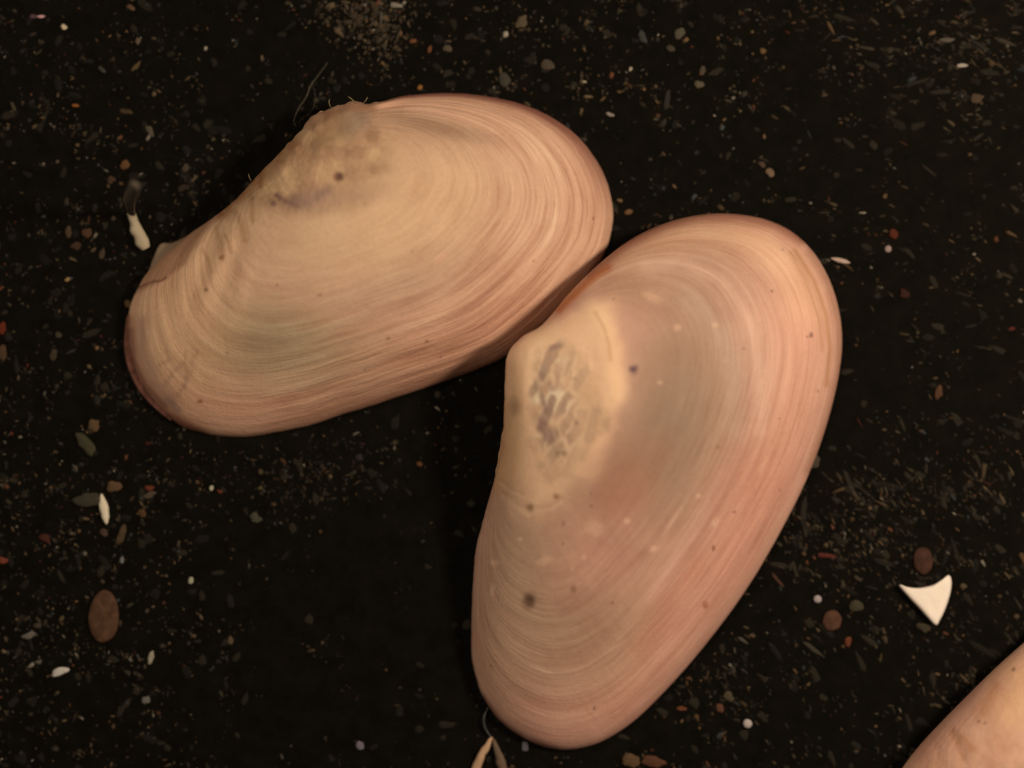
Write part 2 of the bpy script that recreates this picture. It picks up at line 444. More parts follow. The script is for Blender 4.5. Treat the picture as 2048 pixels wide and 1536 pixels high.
def paint_L(px, py, s, rad, lw):
    col = np.broadcast_to(alb((208, 156, 120)), px.shape + (3,)).copy()
    n1 = fbm(px / 260, py / 260, 3)
    col = mixc(col, (216, 168, 124), sstep(-np.hypot((px - 660) / 420, (py - 400) / 190), -1.25, -0.35) * 0.95)
    col = mixc(col, (204, 146, 110), sstep(s, 0.5, 0.9) * 0.7)
    col = mixc(col, (186, 126, 94), sstep(py + 0.32 * px, 880, 1020) * 0.65 * sstep(px, 430, 700))
    col = mixc(col, (158, 130, 94), blot(px, py, 520, 685, 180, 80, 8, 1.8) * 0.85)
    col = mixc(col, (220, 168, 122), blot(px, py, 370, 620, 100, 170, 15, 1.7) * 0.8)  # left end lightened in the colour, standing in for more light
    col = mixc(col, (216, 166, 128), blot(px, py, 1090, 400, 80, 170, -8, 1.8) * 0.6)
    # gritty eroded umbo
    um = sstep(-np.hypot((px - 620) / 175, (py - 318) / 115) - 0.25 * fbm(px / 60, py / 60), -1.15, -0.75)
    col = mixc(col, (176, 130, 92), um * 0.75)
    mot = fbm(px / 34, py / 34, 4)
    col = mixc(col, (140, 98, 66), um * sstep(mot, 0.02, 0.22) * 0.45)
    col = mixc(col, (214, 168, 118), um * sstep(-mot, 0.02, 0.2) * 0.6)
    col = mixc(col, (150, 118, 96), blot(px, py, 705, 245, 34, 24, -40, 1.2, .8) * 0.7)
    col = mixc(col, (146, 108, 72), blot(px, py, 665, 262, 60, 26, -35, 1.2, .8) * 0.6)
    col = mixc(col, (150, 96, 56), stroke(px, py, [(440, 428), (480, 392), (540, 332), (590, 288)], 17) * (0.75 + 0.9 * fbm(px / 18, py / 18, 3)))
    col = mixc(col, (138, 88, 52), stroke(px, py, [(522, 350), (520, 372)], 6) * 0.7)
    col = mixc(col, (136, 86, 58), stroke(px, py, [(655, 228), (700, 213), (745, 214)], 9) * 0.6)
    col = mixc(col, (140, 104, 88), stroke(px, py, [(585, 400), (615, 405), (640, 388), (655, 385)], 11) * 0.8)
    col = mixc(col, (118, 82, 72), stroke(px, py, [(553, 390), (570, 402), (595, 412)], 5) * 0.8)
    col = mixc(col, (118, 82, 72), blot(px, py, 547, 407, 6, 6) * 0.8 + 0)
    col = mixc(col, (170, 128, 100), blot(px, py, 650, 398, 90, 26, -10, 1.6, .8) * 0.55)
    col = mixc(col, (170, 132, 100), blot(px, py, 830, 560, 130, 40, -20, 1.8) * 0.3)
    col = mixc(col, (150, 112, 82), blot(px, py, 880, 255, 95, 16, 14, 1.7) * 0.65)  # shade of the valley beside the beak, painted into the colour
    # reddish rim along the upper right margin, brown flap at the left end
    edge_top = sstep(s, 0.925, 0.98) * sstep(px, 740, 800) * sstep(-py, -520, -200)
    col = mixc(col, (128, 72, 54), edge_top * 0.95)
    col = mixc(col, (158, 100, 76), sstep(s, 0.90, 0.975) * sstep(px, 760, 840) * sstep(-py, -420, -190) * 0.5)
    fl = stroke(px, py, [(252, 640), (250, 690), (262, 745), (290, 792), (330, 830), (400, 866)], 13)
    col = mixc(col, (134, 78, 54), fl * 0.9)
    col = mixc(col, (118, 70, 56), stroke(px, py, [(263, 660), (268, 720), (290, 770), (330, 812)], 6) * 0.6)
    col = mixc(col, (160, 112, 92), stroke(px, py, [(285, 640), (283, 700), (310, 765), (345, 800)], 12) * 0.55)
    # darker facet at the hinge corner, with its fine crack line
    fc = sstep(poly_sd(px, py, [(450, 405), (405, 470), (370, 530), (330, 560), (270, 590), (290, 545), (340, 495), (390, 450)]), -4, 6)
    col = mixc(col, (170, 118, 84), fc * 0.8)
    col = mixc(col, (118, 76, 52), stroke(px, py, [(268, 578), (290, 570), (305, 563), (322, 562), (332, 555)], 2.6) * 0.8)
    for a, b_, c in (((432, 455), (445, 520), 6), ((470, 420), (490, 480), 7), ((405, 500), (425, 545), 4), ((500, 385), (505, 440), 7), ((450, 470), (462, 505), 4)):
        col = mixc(col, (158, 106, 68), stroke(px, py, [a, ((a[0] + b_[0]) / 2 + 3, (a[1] + b_[1]) / 2), b_], c * (1 + fbm(px / 20, py / 20))) * 0.45)
    for a, b_, c in (((415, 470), (428, 560), 5), ((392, 500), (402, 600), 6), ((450, 445), (470, 500), 5), ((365, 540), (372, 640), 5), ((325, 600), (345, 700), 6), ((345, 690), (400, 760), 6)):
        col = mixc(col, (228, 176, 128), stroke(px, py, [a, b_], c) * 0.55)
    # wrinkles at the lower left end
    for pts in ([(330, 700), (350, 735), (372, 760)], [(372, 705), (375, 740), (368, 775)], [(330, 770), (345, 745), (370, 725)], [(355, 790), (372, 765), (385, 740)], [(320, 730), (340, 720)], [(395, 700), (380, 735)]):
        col = mixc(col, (150, 104, 80), stroke(px + 8 * fbm(px / 22, py / 22), py, pts, 4.5) * 0.3)
    col = mixc(col, (140, 106, 90), stroke(px, py, [(335, 800), (350, 812), (356, 820)], 8) * 0.6)
    col = mixc(col, (222, 160, 126), blot(px, py, 880, 516, 14, 6, -40) * 0.6)
    for x, y, r, c in dark_dots_L:
        col = mixc(col, c, np.exp(-((((px - x) * (1 + (.25 if r < 10 else .1) * math.sin(x))) ** 2 + ((py - y) * (1 + (.25 if r < 10 else .1) * math.cos(y))) ** 2) / (0.62 * r * r) * (1 + (1.3 if r < 10 else 0.0) * fbm(px / 7, py / 7, 2))) ** 1.6) * (0.85 if r > 5 else 0.65))
    return col, lw
def rough_L(O):
    w = np.exp(-(((O[:, 0] - 640) / 110) ** 2 + ((O[:, 1] - 245) / 60) ** 2))
    n = fbm(O[:, 0] / 16, O[:, 1] / 16, 3)
    c = np.array([720, 520]); d = O - c; d /= np.linalg.norm(d, axis=1)[:, None]
    w2 = 0.12
    return O + d * (n * (w + w2) * 13)[:, None]
left = empty("clam_shell", tuple(wpos(720, 540)))
tag(left, "upper left clam shell, cream to pink with strong concentric bands and a gritty worn beak", "shell")
_, oL, FL = clam_valve(OL, (640, 300), np.array([590, 280]), 0.75, 190, 1.5, (640, 400, 190), 0.12, paint_L, relief_L, mat_left, "valve", left, power=0.60, rough_edge=rough_L)
slab("margin_fold", [(255, 630), (250, 660), (248, 690), (252, 722), (262, 752), (277, 780), (296, 803), (318, 824), (332, 835), (344, 842), (334, 826), (314, 800), (318, 795), (295, 760), (280, 720), (274, 680), (268, 640)], 0.01, 0.13, (112, 68, 50), mat_seed, left, bevel=0.02, smooth_outline=True)["label"] = "thin reddish brown fold along the left rim"

slab("hinge_flake", [(321, 488), (345, 485), (372, 473), (398, 456), (405, 475), (372, 510), (330, 550), (292, 590), (280, 580), (296, 545), (307, 515)], 0.02, 0.10, (132, 104, 74), mat_white, left, sag=0.02)["label"] = "thin olive beige flake behind the hinge corner"

# ---- right shell
OR = [(1011, 745), (1013, 718), (1024, 694), (1048, 671), (1078, 655), (1100, 633), (1130, 597), (1168, 556), (1212, 516), (1262, 479), (1320, 450),
      (1380, 433), (1440, 427), (1500, 432), (1550, 446), (1592, 470), (1627, 505), (1652, 545), (1670, 590), (1681, 640), (1684, 690),
      (1679, 740), (1669, 790), (1656, 840), (1640, 890), (1623, 935), (1601, 985), (1576, 1035), (1546, 1090), (1511, 1150),
      (1471, 1210), (1426, 1270), (1377, 1330), (1322, 1390), (1270, 1440), (1224, 1472), (1180, 1492), (1130, 1500), (1080, 1491),
      (1030, 1465), (990, 1430), (965, 1390), (950, 1345), (943, 1300), (944, 1240), (946, 1170), (951, 1110), (961, 1060),
      (975, 1010), (988, 960), (999, 900), (1007, 850), (1009, 800)]
dark_dots_R = [(1267, 738, 8, (72, 40, 58)), (1057, 1203, 19, (84, 54, 36)), (1112, 993, 8, (140, 92, 58)), (1060, 1014, 8, (135, 95, 62)),
               (1182, 988, 4, (95, 60, 62)), (1183, 1012, 5, (125, 88, 66)), (1127, 1046, 4, (110, 72, 52)), (1125, 1087, 3.5, (80, 45, 40)),
               (1147, 1178, 7, (145, 98, 68)), (1225, 1206, 4, (130, 50, 45)), (982, 1332, 5, (110, 75, 60)), (1188, 1417, 4, (110, 72, 52)),
               (1410, 1211, 9, (165, 100, 72)), (1427, 1096, 6, (140, 85, 62)), (1469, 1024, 3.5, (95, 60, 50)), (1560, 980, 5, (170, 110, 80)),
               (1544, 582, 3, (110, 65, 50)), (1622, 670, 6, (125, 78, 58)), (1615, 673, 4, (125, 78, 58)), (1436, 894, 5, (140, 95, 70)),
               (1227, 598, 4, (140, 88, 66)), (1559, 837, 3, (150, 90, 66)), (1566, 499, 3, (120, 78, 58)), (1115, 907, 6, (150, 112, 84)),
               (1128, 906, 9, (158, 120, 88)), (1153, 845, 5, (130, 95, 72)), (1150, 757, 4, (130, 95, 76)), (1488, 697, 3, (140, 90, 70)), (1636, 782, 3, (130, 80, 60))]
cream_R = [(1008, 700), (1060, 655), (1120, 630), (1175, 600), (1222, 602), (1240, 660), (1240, 760), (1232, 850), (1195, 915),
           (1150, 972), (1112, 1010), (1075, 1036), (1052, 1020), (1030, 965), (985, 950), (998, 900), (1004, 800)]
pit_R = [(1085, 690), (1130, 680), (1180, 720), (1212, 790), (1216, 850), (1185, 895), (1140, 960), (1100, 965), (1062, 900), (1050, 820), (1066, 750)]
def cells(x, y, sx, sy, seed):
    """distance to the nearest cell border, a value per cell, nearest distance"""
    u = x / sx; v = y / sy; ui = np.floor(u).astype(int); vi = np.floor(v).astype(int)
    f1 = np.full(x.shape, 9.0); f2 = np.full(x.shape, 9.0); cv = np.zeros(x.shape)
    for a in (-1, 0, 1):
        for b_ in (-1, 0, 1):
            ii, jj = (ui + a + seed * 13) & 255, (vi + b_ + seed * 29) & 255
            d = np.hypot(ui + a + _tab[ii, jj] - u, vi + b_ + _tab[jj, ii] - v)
            near = d < f1
            f2 = np.where(near, f1, np.minimum(f2, d)); cv = np.where(near, _tab[(ii * 7 + 3) & 255, (jj * 5 + 1) & 255], cv); f1 = np.where(near, d, f1)
    return f2 - f1, cv, f1
def relief_R(px, py, s, rad):
    dz = 0 * px
    cz = sstep(poly_sd(px, py, [(1060, 690), (1120, 670), (1190, 700), (1225, 800), (1215, 860), (1150, 930), (1100, 940), (1055, 860), (1050, 760)]), -6, 14)
    dz -= cz * 0.015
    dz += cz * 0.028 * fbm(px / 30, py / 30, 4)
    wx = px + 10 * fbm(px / 22, py / 22, 3); wy = py + 14 * fbm(py / 22 + 9, px / 22, 3)
    e1, c1, _ = cells(wx + 0.35 * wy + 16 * fbm(wy / 30, wx / 18, 3), wy + 26 * fbm(wx / 24, wy / 30, 3), 24.0, 62.0, 3)
    dz -= 0.012 * cz * sstep(e1, 0.0, 0.4) * sstep(c1, 0.25, 0.75)
    dz += 0.06 * stroke(px, py, [(1190, 610), (1222, 680), (1232, 780), (1228, 860), (1170, 950)], 34)
    dz -= 0.06 * stroke(px, py, [(1210, 575), (1290, 590), (1330, 600)], 30)
    lw = sstep(s, 0.3, 0.7) * sstep(rad, 150, 380)
    dz += (np.sin(s * 90 + 5 * fbm(px / 200, py / 200)) * 0.003) * lw
    dz += 0.02 * np.exp(-((px - 1300) ** 2 + (py - 1100) ** 2) / 200)
    dz -= 0.04 * np.exp(-((px - 1057) ** 2 + (py - 1203) ** 2) / 120)
    return dz, lw
def paint_R(px, py, s, rad, lw):
    col = np.broadcast_to(alb((208, 150, 120)), px.shape + (3,)).copy()
    # rim and outer band tones
    col = mixc(col, (224, 166, 122), stroke(px, py, [(1250, 520), (1380, 465), (1500, 480), (1580, 540), (1615, 620)], 40) * 0.8)
    col = mixc(col, (216, 150, 116), stroke(px, py, [(1600, 650), (1590, 800), (1540, 960), (1450, 1130)], 60) * 0.5)
    col = mixc(col, (208, 140, 110), stroke(px, py, [(1520, 950), (1450, 1100), (1340, 1280), (1240, 1400)], 70) * 0.62)
    col = mixc(col, (200, 130, 98), stroke(px, py, [(1390, 1130), (1330, 1220), (1280, 1290)], 24) * 0.55)
    col = mixc(col, (210, 144, 112), blot(px, py, 1130, 1430, 160, 60, 0, 1.6) * 0.4)
    # grey brown middle
    g = blot(px, py, 1340, 840, 120, 270, 14, 1.7, .4)
    col = mixc(col, (156, 121, 92), g * 0.9)
    col = mixc(col, (146, 112, 86), blot(px, py, 1350, 850, 70, 120, 20, 1.8, .5) * 0.6)
    col = mixc(col, (184, 138, 106), blot(px, py, 1330, 560, 170, 70, -8, 1.7, .4) * 0.6)
    col = mixc(col, (178, 132, 98), blot(px, py, 1260, 575, 70, 22, 6, 1.6) * 0.6)
    col = mixc(col, (164, 112, 84), blot(px, py, 1230, 960, 110, 60, -35, 1.7, .4) * 0.7)
    col = mixc(col, (174, 114, 86), blot(px, py, 1250, 1000, 60, 40, -35, 1.7, .4) * 0.5)
    col = mixc(col, (176, 136, 102), blot(px, py, 1030, 1150, 90, 190, 5, 1.7, .4) * 0.85)
    col = mixc(col, (160, 122, 90), blot(px, py, 1150, 1250, 130, 75, -20, 1.7, .4) * 0.75)
    col = mixc(col, (180, 134, 102), blot(px, py, 1090, 1330, 170, 80, -10, 1.7, .4) * 0.75)
    col = mixc(col, (186, 126, 100), blot(px, py, 1220, 1110, 110, 80, -40, 1.7, .4) * 0.5)
    # paler arcs that follow the growth
    col = mixc(col, (222, 172, 138), stroke(px, py, [(1290, 530), (1360, 520), (1440, 560), (1495, 640), (1520, 740), (1520, 860)], 16) * 0.45)
    col = mixc(col, (190, 152, 122), stroke(px, py, [(1380, 600), (1440, 660), (1470, 760), (1470, 860)], 22) * 0.5)
    col = mixc(col, (178, 120, 78), stroke(px, py, [(1590, 500), (1628, 560), (1652, 630), (1660, 700), (1654, 770)], 5) * 0.7)
    col = mixc(col, (182, 128, 84), stroke(px, py, [(1580, 505), (1612, 560), (1638, 640), (1645, 700)], 3.5) * 0.5)
    # cream worn beak with lilac blots
    cz = sstep(poly_sd(px, py, cream_R) + 40 * fbm(px / 60, py / 60, 3), -20 - 22 * sstep(py, 860, 980), 22 + 20 * sstep(py, 860, 980))
    col = mixc(col, (232, 180, 134), cz * 0.95)
    col = mixc(col, (238, 186, 136), stroke(px, py, [(1195, 625), (1228, 700), (1234, 790)], 20) * 0.7)  # lit side of the ridge, its brightness painted in
    col = mixc(col, (240, 190, 142), stroke(px, py, [(1078, 690), (1066, 740), (1062, 780)], 16) * 0.7)
    col = mixc(col, (184, 132, 84), stroke(px, py, [(1006, 820), (1004, 900), (992, 970)], 20) * 0.6)
    col = mixc(col, (196, 146, 98), stroke(px, py, [(1030, 740), (1030, 830), (1020, 960)], 26) * 0.45)
    wx = px + 10 * fbm(px / 22, py / 22, 3); wy = py + 14 * fbm(py / 22 + 9, px / 22, 3)
    pit = sstep(poly_sd(px, py, pit_R) + 34 * fbm(px / 26, py / 26, 3), -10, 14)
    col = mixc(col, (206, 158, 116), pit * 0.8)
    e1, c1, _ = cells(wx + 0.35 * wy + 16 * fbm(wy / 30, wx / 18, 3), wy + 26 * fbm(wx / 24, wy / 30, 3), 24.0, 62.0, 3)
    e2, c2, _ = cells(wx - 0.4 * wy + 10 * fbm(wy / 20, wx / 12, 3), wy, 15.0, 32.0, 8)
    core = blot(px, py, 1100, 790, 52, 100, -8, 1.5, .6)
    dark = sstep(c1, 0.25, 0.75) * (0.35 + 0.65 * core)
    col = mixc(col, (154, 122, 100), pit * dark * sstep(e1, 0.0, 0.45) * 0.7)
    col = mixc(col, (140, 104, 88), pit * core * sstep(c2, 0.6, 0.8) * sstep(e2, 0.0, 0.4) * 0.45)
    col = mixc(col, (250, 208, 164), pit * core * sstep(-e1, -0.30, 0.0) * (0.25 + 0.75 * sstep(fbm(px / 40 + 3, py / 40, 2), -0.1, 0.2)) * 0.8)
    col = mixc(col, (150, 110, 80), pit * sstep(-e2, -0.12, 0.0) * 0.18)
    col = mixc(col, (138, 100, 84), blot(wx, wy, 1090, 862, 9, 30, -28, 1.3) * 0.75)
    col = mixc(col, (138, 100, 84), blot(wx, wy, 1087, 805, 6, 26, -18, 1.3) * 0.7)
    col = mixc(col, (150, 112, 92), blot(wx, wy, 1110, 694, 14, 7, -20, 1.3) * 0.75)
    col = mixc(col, (150, 108, 78), blot(wx, wy, 1030, 815, 12, 18, 0, 1.6) * 0.5)
    # broken flaky lower margin of the worn patch
    for pts in ([(1000, 960), (1025, 978), (1045, 985)], [(1008, 985), (1035, 1010), (1060, 1022)], [(1060, 1014), (1100, 1010), (1125, 995)]):
        col = mixc(col, (150, 108, 70), stroke(wx + 14 * fbm(px / 14, py / 9), wy, pts, 4) * 0.18)
        col = mixc(col, (236, 190, 142), stroke(wx + 14 * fbm(px / 14, py / 9), wy - 9, pts, 4.0) * 0.25)
    col = mixc(col, (196, 142, 94), stroke(px, py, [(1190, 625), (1208, 655), (1218, 690), (1221, 720)], 3) * 0.7)
    # orange ligament stain on the top edge
    col = mixc(col, (188, 104, 50), stroke(px, py, [(1118, 620), (1150, 588), (1190, 550), (1215, 535)], 9) * 0.85)
    col = mixc(col, (150, 88, 62), stroke(px, py, [(1180, 545), (1260, 484), (1330, 449), (1400, 433), (1480, 433), (1550, 450), (1600, 480)], 13) * 0.75)
    col = mixc(col, (158, 104, 74), stroke(px, py, [(1620, 505), (1660, 570), (1682, 650), (1680, 740), (1660, 830), (1620, 940)], 12) * 0.6)
    col = mixc(col, (130, 80, 60), stroke(px, py, [(965, 1395), (1000, 1442), (1050, 1480), (1110, 1500)], 8) * 0.8)
    # pale spots
    for x, y, rx, ry, a in ((1188, 1056, 26, 22, 0), (1090, 1120, 20, 14, -30), (1307, 1098, 15, 8, -40), (1345, 1040, 34, 5, -58), (1168, 1115, 8, 8, 0), (1254, 1042, 10, 8, 0), (1398, 992, 9, 7, 0), (1040, 1078, 8, 6, 0), (985, 1180, 9, 24, 10), (990, 1125, 14, 8, 0), (1305, 595, 26, 12, 20), (1355, 655, 12, 9, 0), (1430, 650, 9, 8, 0), (1320, 765, 8, 6, 0), (1145, 1138, 8, 6, 0), (1230, 1295, 30, 4, -35), (1085, 1340, 30, 4, 22), (1430, 1045, 16, 10, -50), (1525, 930, 30, 5, -62)):
        col = mixc(col, (232, 180, 140), blot(px, py, x, y, rx * .62, ry * .62, a, 1.3 if rx < 20 else 1.8, 0.9) * (0.42 if ry < 10 else 0.42))
    # oblique striae toward the lower end
    st = fbm((px * 0.55 + py * 0.83) / 90, (px * 0.83 - py * 0.55) / 7, 3) * sstep(py, 930, 1010) * sstep(-px, -1330, -1230)
    col *= (1 + 0.10 * st)[..., None]
    for x, y, r, c in dark_dots_R:
        col = mixc(col, c, np.exp(-((((px - x) * (1 + (.25 if r < 10 else .1) * math.sin(x))) ** 2 + ((py - y) * (1 + (.25 if r < 10 else .1) * math.cos(y))) ** 2) / (0.62 * r * r) * (1 + (1.3 if r < 10 else 0.0) * fbm(px / 7, py / 7, 2))) ** 1.6) * (0.85 if r > 5 else 0.65))
    return col, lw
def rough_R(O):
    n = fbm(O[:, 0] / 14, O[:, 1] / 14, 3)
    c = O.mean(0); d = O - c; d /= np.linalg.norm(d, axis=1)[:, None]
    w = sstep(-O[:, 0], -1080, -980)
    return O + d * (n * (0.5 + 2.5 * w))[:, None]
right = empty("clam_shell", tuple(wpos(1320, 960)))
tag(right, "right hand clam shell, smooth pink and grey brown, its cream beak overlapping the other shell", "shell")
_, oR, FR = clam_valve(OR, (1048, 752), np.array([1045, 720]), 1.45, 225, 1.5, (1200, 800, 230), 0.12, paint_R, relief_R, mat_right, "valve", right, rough_edge=rough_R)
def ligament():
    w = [i for i in range(len(FR)) if FR[i][1] < 640 and FR[i][1] > 525 and FR[i][0] < 1230]
    pts = [(FR[i][0] + 3, FR[i][1] + 4, oR[i][2] + 0.02) for i in w]
    pts = sorted(pts)[::4]
    n_ = len(pts)
    LIG.extend(pts); return [1.5 + 4.5 * math.sin(math.pi * q / (n_ - 1)) for q in range(n_)]
LIG = []

# ---- shell cut off by the lower right corner
OC = [(2100, 1240), (2048, 1285), (1990, 1337), (1930, 1396), (1880, 1447), (1840, 1490), (1805, 1536), (1775, 1590), (1770, 1660), (1800, 1740), (1880, 1800),
      (2000, 1830), (2150, 1810), (2300, 1740), (2430, 1620), (2480, 1480), (2450, 1350), (2370, 1250), (2260, 1205), (2170, 1205)]
def relief_C(px, py, s, rad):
    dz = 0.03 * fbm(px / 70, py / 70, 4) - 0.02 * stroke(px, py, [(1905, 1465), (1922, 1500), (1930, 1536)], 10) + 0.03 * fbm(px / 25, py / 25, 3)
    return dz, sstep(s, 0.3, 0.8)
def paint_C(px, py, s, rad, lw):
    col = np.broadcast_to(alb((214, 158, 122)), px.shape + (3,)).copy()
    col = mixc(col, (204, 144, 108), sstep(fbm(px / 60, py / 60, 3), 0, .2) * .6)
    col = mixc(col, (226, 170, 118), blot(px, py, 2030, 1390, 50, 60, 0, 1.6) * .7)
    col = mixc(col, (194, 136, 108), stroke(px, py, [(1850, 1510), (1940, 1420), (2000, 1370)], 26) * .6)
    col = mixc(col, (168, 106, 66), stroke(px, py, [(1905, 1465), (1918, 1495), (1928, 1515)], 7) * .5)
    col = mixc(col, (182, 116, 74), stroke(px, py, [(1925, 1475), (1945, 1500)], 8) * .6)
    col = mixc(col, (190, 126, 82), stroke(px, py, [(1990, 1375), (1965, 1425)], 12) * .5)
    for x, y, r in ((2027, 1339, 4), (1957, 1443, 3), (1970, 1446, 3)):
        col = mixc(col, (110, 66, 50), np.exp(-(((px - x) ** 2 + (py - y) ** 2) / (r * r))) * .8)
    return col, lw * 0.6
corner = empty("clam_shell", tuple(wpos(2120, 1520)))
tag(corner, "orange cream clam shell cut off by the lower right corner of the picture", "shell")
clam_valve(OC, (2120, 1330), np.array([1990, 1370]), 0.5, 260, 1.8, (2120, 1480, 200), 0.1, paint_C, relief_C, mat_corner, "valve", corner, NT=520, NS=150)

# ------------------------------------------------------------------ small single things
def grain(name, px, py, rx, ry, ang, col, label, cat, group=None, h=0.5, mat=None, jag=0.25, parent=None, lift=0.0, n=26):
    """irregular rounded grain lying on the tray; radii in photo pixels"""
    rx *= 0.01; ry *= 0.01; rz = min(rx, ry) * h * 0.55
    a = math.radians(-ang); V = []; m_ = 8
    ph = rng.random(6) * 6.28; am = rng.random(6)
    for i in range(1, m_):
        v = math.pi * i / m_
        for j in range(n):
            t = 2 * math.pi * j / n
            w = 1 + jag * sum(am[q] * math.sin((q + 2) * t + ph[q]) / (q + 2) for q in range(6))
            w += jag * 0.25 * math.sin(3 * v + 2 * t + ph[0])
            x = rx * math.sin(v) ** 0.8 * math.cos(t) * w; y = ry * math.sin(v) ** 0.8 * math.sin(t) * w
            V.append((x * math.cos(a) - y * math.sin(a), x * math.sin(a) + y * math.cos(a), rz + rz * math.cos(v) * (1 + 0.2 * jag * math.sin(5 * t + ph[1]))))
    V.append((0, 0, 2 * rz)); V.append((0, 0, 0))
    Q = [(i * n + j, (i + 1) * n + j, (i + 1) * n + (j + 1) % n, i * n + (j + 1) % n) for i in range(m_ - 2) for j in range(n)]
    T = [((m_ - 1) * n, j, (j + 1) % n) for j in range(n)] + [((m_ - 1) * n + 1, (m_ - 2) * n + (j + 1) % n, (m_ - 2) * n + j) for j in range(n)]
    V = np.array(V); 
    loc = wpos(px, py, 0); loc[2] = lift
    if parent: V = V + loc - np.array(parent.location)
    me = mesh_np(name, V, Q, T, np.broadcast_to(alb(col), (len(V), 3)))
    o = link(name, me, mat or mat_grain, parent, None if parent else loc)
    if not parent: tag(o, label, cat, group)
    elif label: o["label"] = label
    return o
# triangular white chip
tag(slab("shell_chip", [(1798, 1170), (1814, 1174), (1832, 1176), (1850, 1174), (1868, 1169), (1884, 1159), (1897, 1150), (1903, 1160), (1902, 1180), (1897, 1200), (1889, 1222), (1880, 1240), (1872, 1251), (1858, 1238), (1840, 1218), (1820, 1197)],
     0.0, 0.20, (240, 210, 174), mat_white, n=120, bevel=0.05), "bright white curved triangular chip with three sharp points", "chip")

# worm tube at the left: bright end and dim shaft
wt = empty("worm_tube", tuple(wpos(272, 435)))
tag(wt, "bent white worm tube with a dim blurred upper end, left of the upper shell", "tube")
tube("bright_end", [(261, 424, .12), (268, 445, .1), (275, 466, .1), (286, 486, .1), (292, 497, .08)], [7, 9, 12, 12, 8], (172, 146, 108), mat_white, wt, n=14, squash=0.7)
tube("dim_shaft", [(270, 368, 3.0), (265, 384, 2.4), (259, 404, 1.4), (262, 427, .14)], [11, 13, 13, 8], (92, 76, 58), mat_seed, wt, n=16, squash=0.5)["label"] = "dim grey brown translucent upper end"

_rads = ligament()
tube('ligament', LIG, _rads, (176, 100, 52), mat_seed, right, n=10, samples=60, squash=0.6)['label'] = 'orange strip along the upper edge of the beak'

def splinter(px, py, l, w, ang, col, label, name="splinter", cat="splinter", mat=None, z=0.05, taper=(0.1, 0.7, 1, 0.8, 0.1), group=None):
    a = math.radians(ang); dx, dy = math.cos(a) * l, math.sin(a) * l
    o = tube(name, [(px + dx * k, py + dy * k, z) for k in (-1, -0.5, 0, 0.5, 1)], [w * t for t in taper], col, mat or mat_white, n=10, samples=24, squash=0.6)
    return tag(o, label, cat, group)
splinter(208, 1018, 31, 10, 80, (214, 186, 146), "upright white spindle shaped splinter left of the black gap below the upper shell")
splinter(1681, 521, 20, 5, 14, (176, 140, 112), "thin pale splinter lying just right of the right hand shell's upper edge")

fk = empty("forked_splinter", tuple(wpos(980, 1500)))
tag(fk, "pale forked splinter with a hair loop under the lower tip of the right hand shell", "splinter")
tube("prong", [(984, 1474, .05), (972, 1495, .07), (961, 1515, .08), (950, 1545, .06)], [2, 7, 9, 9], (176, 132, 92), mat_white, fk, n=12, squash=.7)["label"] = "bright cream left prong"
tube("prong", [(986, 1478, .05), (994, 1500, .06), (1002, 1525, .06), (1006, 1545, .05)], [2.5, 6, 9, 9], (96, 72, 50), mat_white, fk, n=12, squash=.7)["label"] = "dimmer beige right prong"
tube("hair", [(983, 1476, .05), (970, 1455, .08), (968, 1435, .10), (976, 1415, .08)], [1.6, 1.8, 1.8, 1.2], (60, 56, 48), mat_fibre, fk, n=6)

# brown ovals
grain("seed", 208, 1233, 30, 54, 5, (76, 49, 31), "large flat brown oval seed on the left, below the white spindle", "seed", h=0.25, mat=mat_seed, jag=0.13, n=48)
grain("seed", 1846, 1121, 19, 28, -3, (62, 37, 25), "small dark brown oval seed just above the white triangular chip", "seed", h=0.3, mat=mat_seed, jag=0.06, n=40)
grain("seed", 1664, 1241, 20, 20, 0, (74, 46, 30), "dim round brown seed left of the white triangular chip", "seed", h=0.3, mat=mat_seed, jag=0.15, n=36)

# threads beside the gritty beak
th = empty("fibre_tuft", tuple(wpos(612, 190)))
tag(th, "fine twisted fibre standing above the gritty beak of the upper left shell", "fibre")
tube("strand", [(655, 125, .1), (637, 150, .12), (621, 172, .15), (612, 195, .2), (598, 215, .2), (588, 240, .25), (592, 252, .3)], [.6, .8, 1.3, .9, .8, .8, .6], (78, 66, 46), mat_fibre, th, n=6, samples=80)
tube("strand", [(622, 165, .15), (629, 182, .15), (630, 205, .18), (620, 225, .2), (602, 238, .25), (598, 252, .3)], [.6, .7, .6, .5, .5, .5], (54, 46, 34), mat_fibre, th, n=6, samples=80)
def part_hair(parent, pts, r, col):
    tube("hair", pts, [r * 1.1, r, r * .5], col, mat_fibre, parent, n=6, samples=20)
for a, b_, c_ in (((661, 214), (658, 206), (659, 198)), ((712, 207), (703, 198), (696, 193)), ((727, 206), (732, 200), (735, 194)), ((503, 363), (499, 356), (497, 348))):
    part_hair(left, [(*a, .75), (*b_, .85), (*c_, .85)], 1.1, (120, 98, 62))

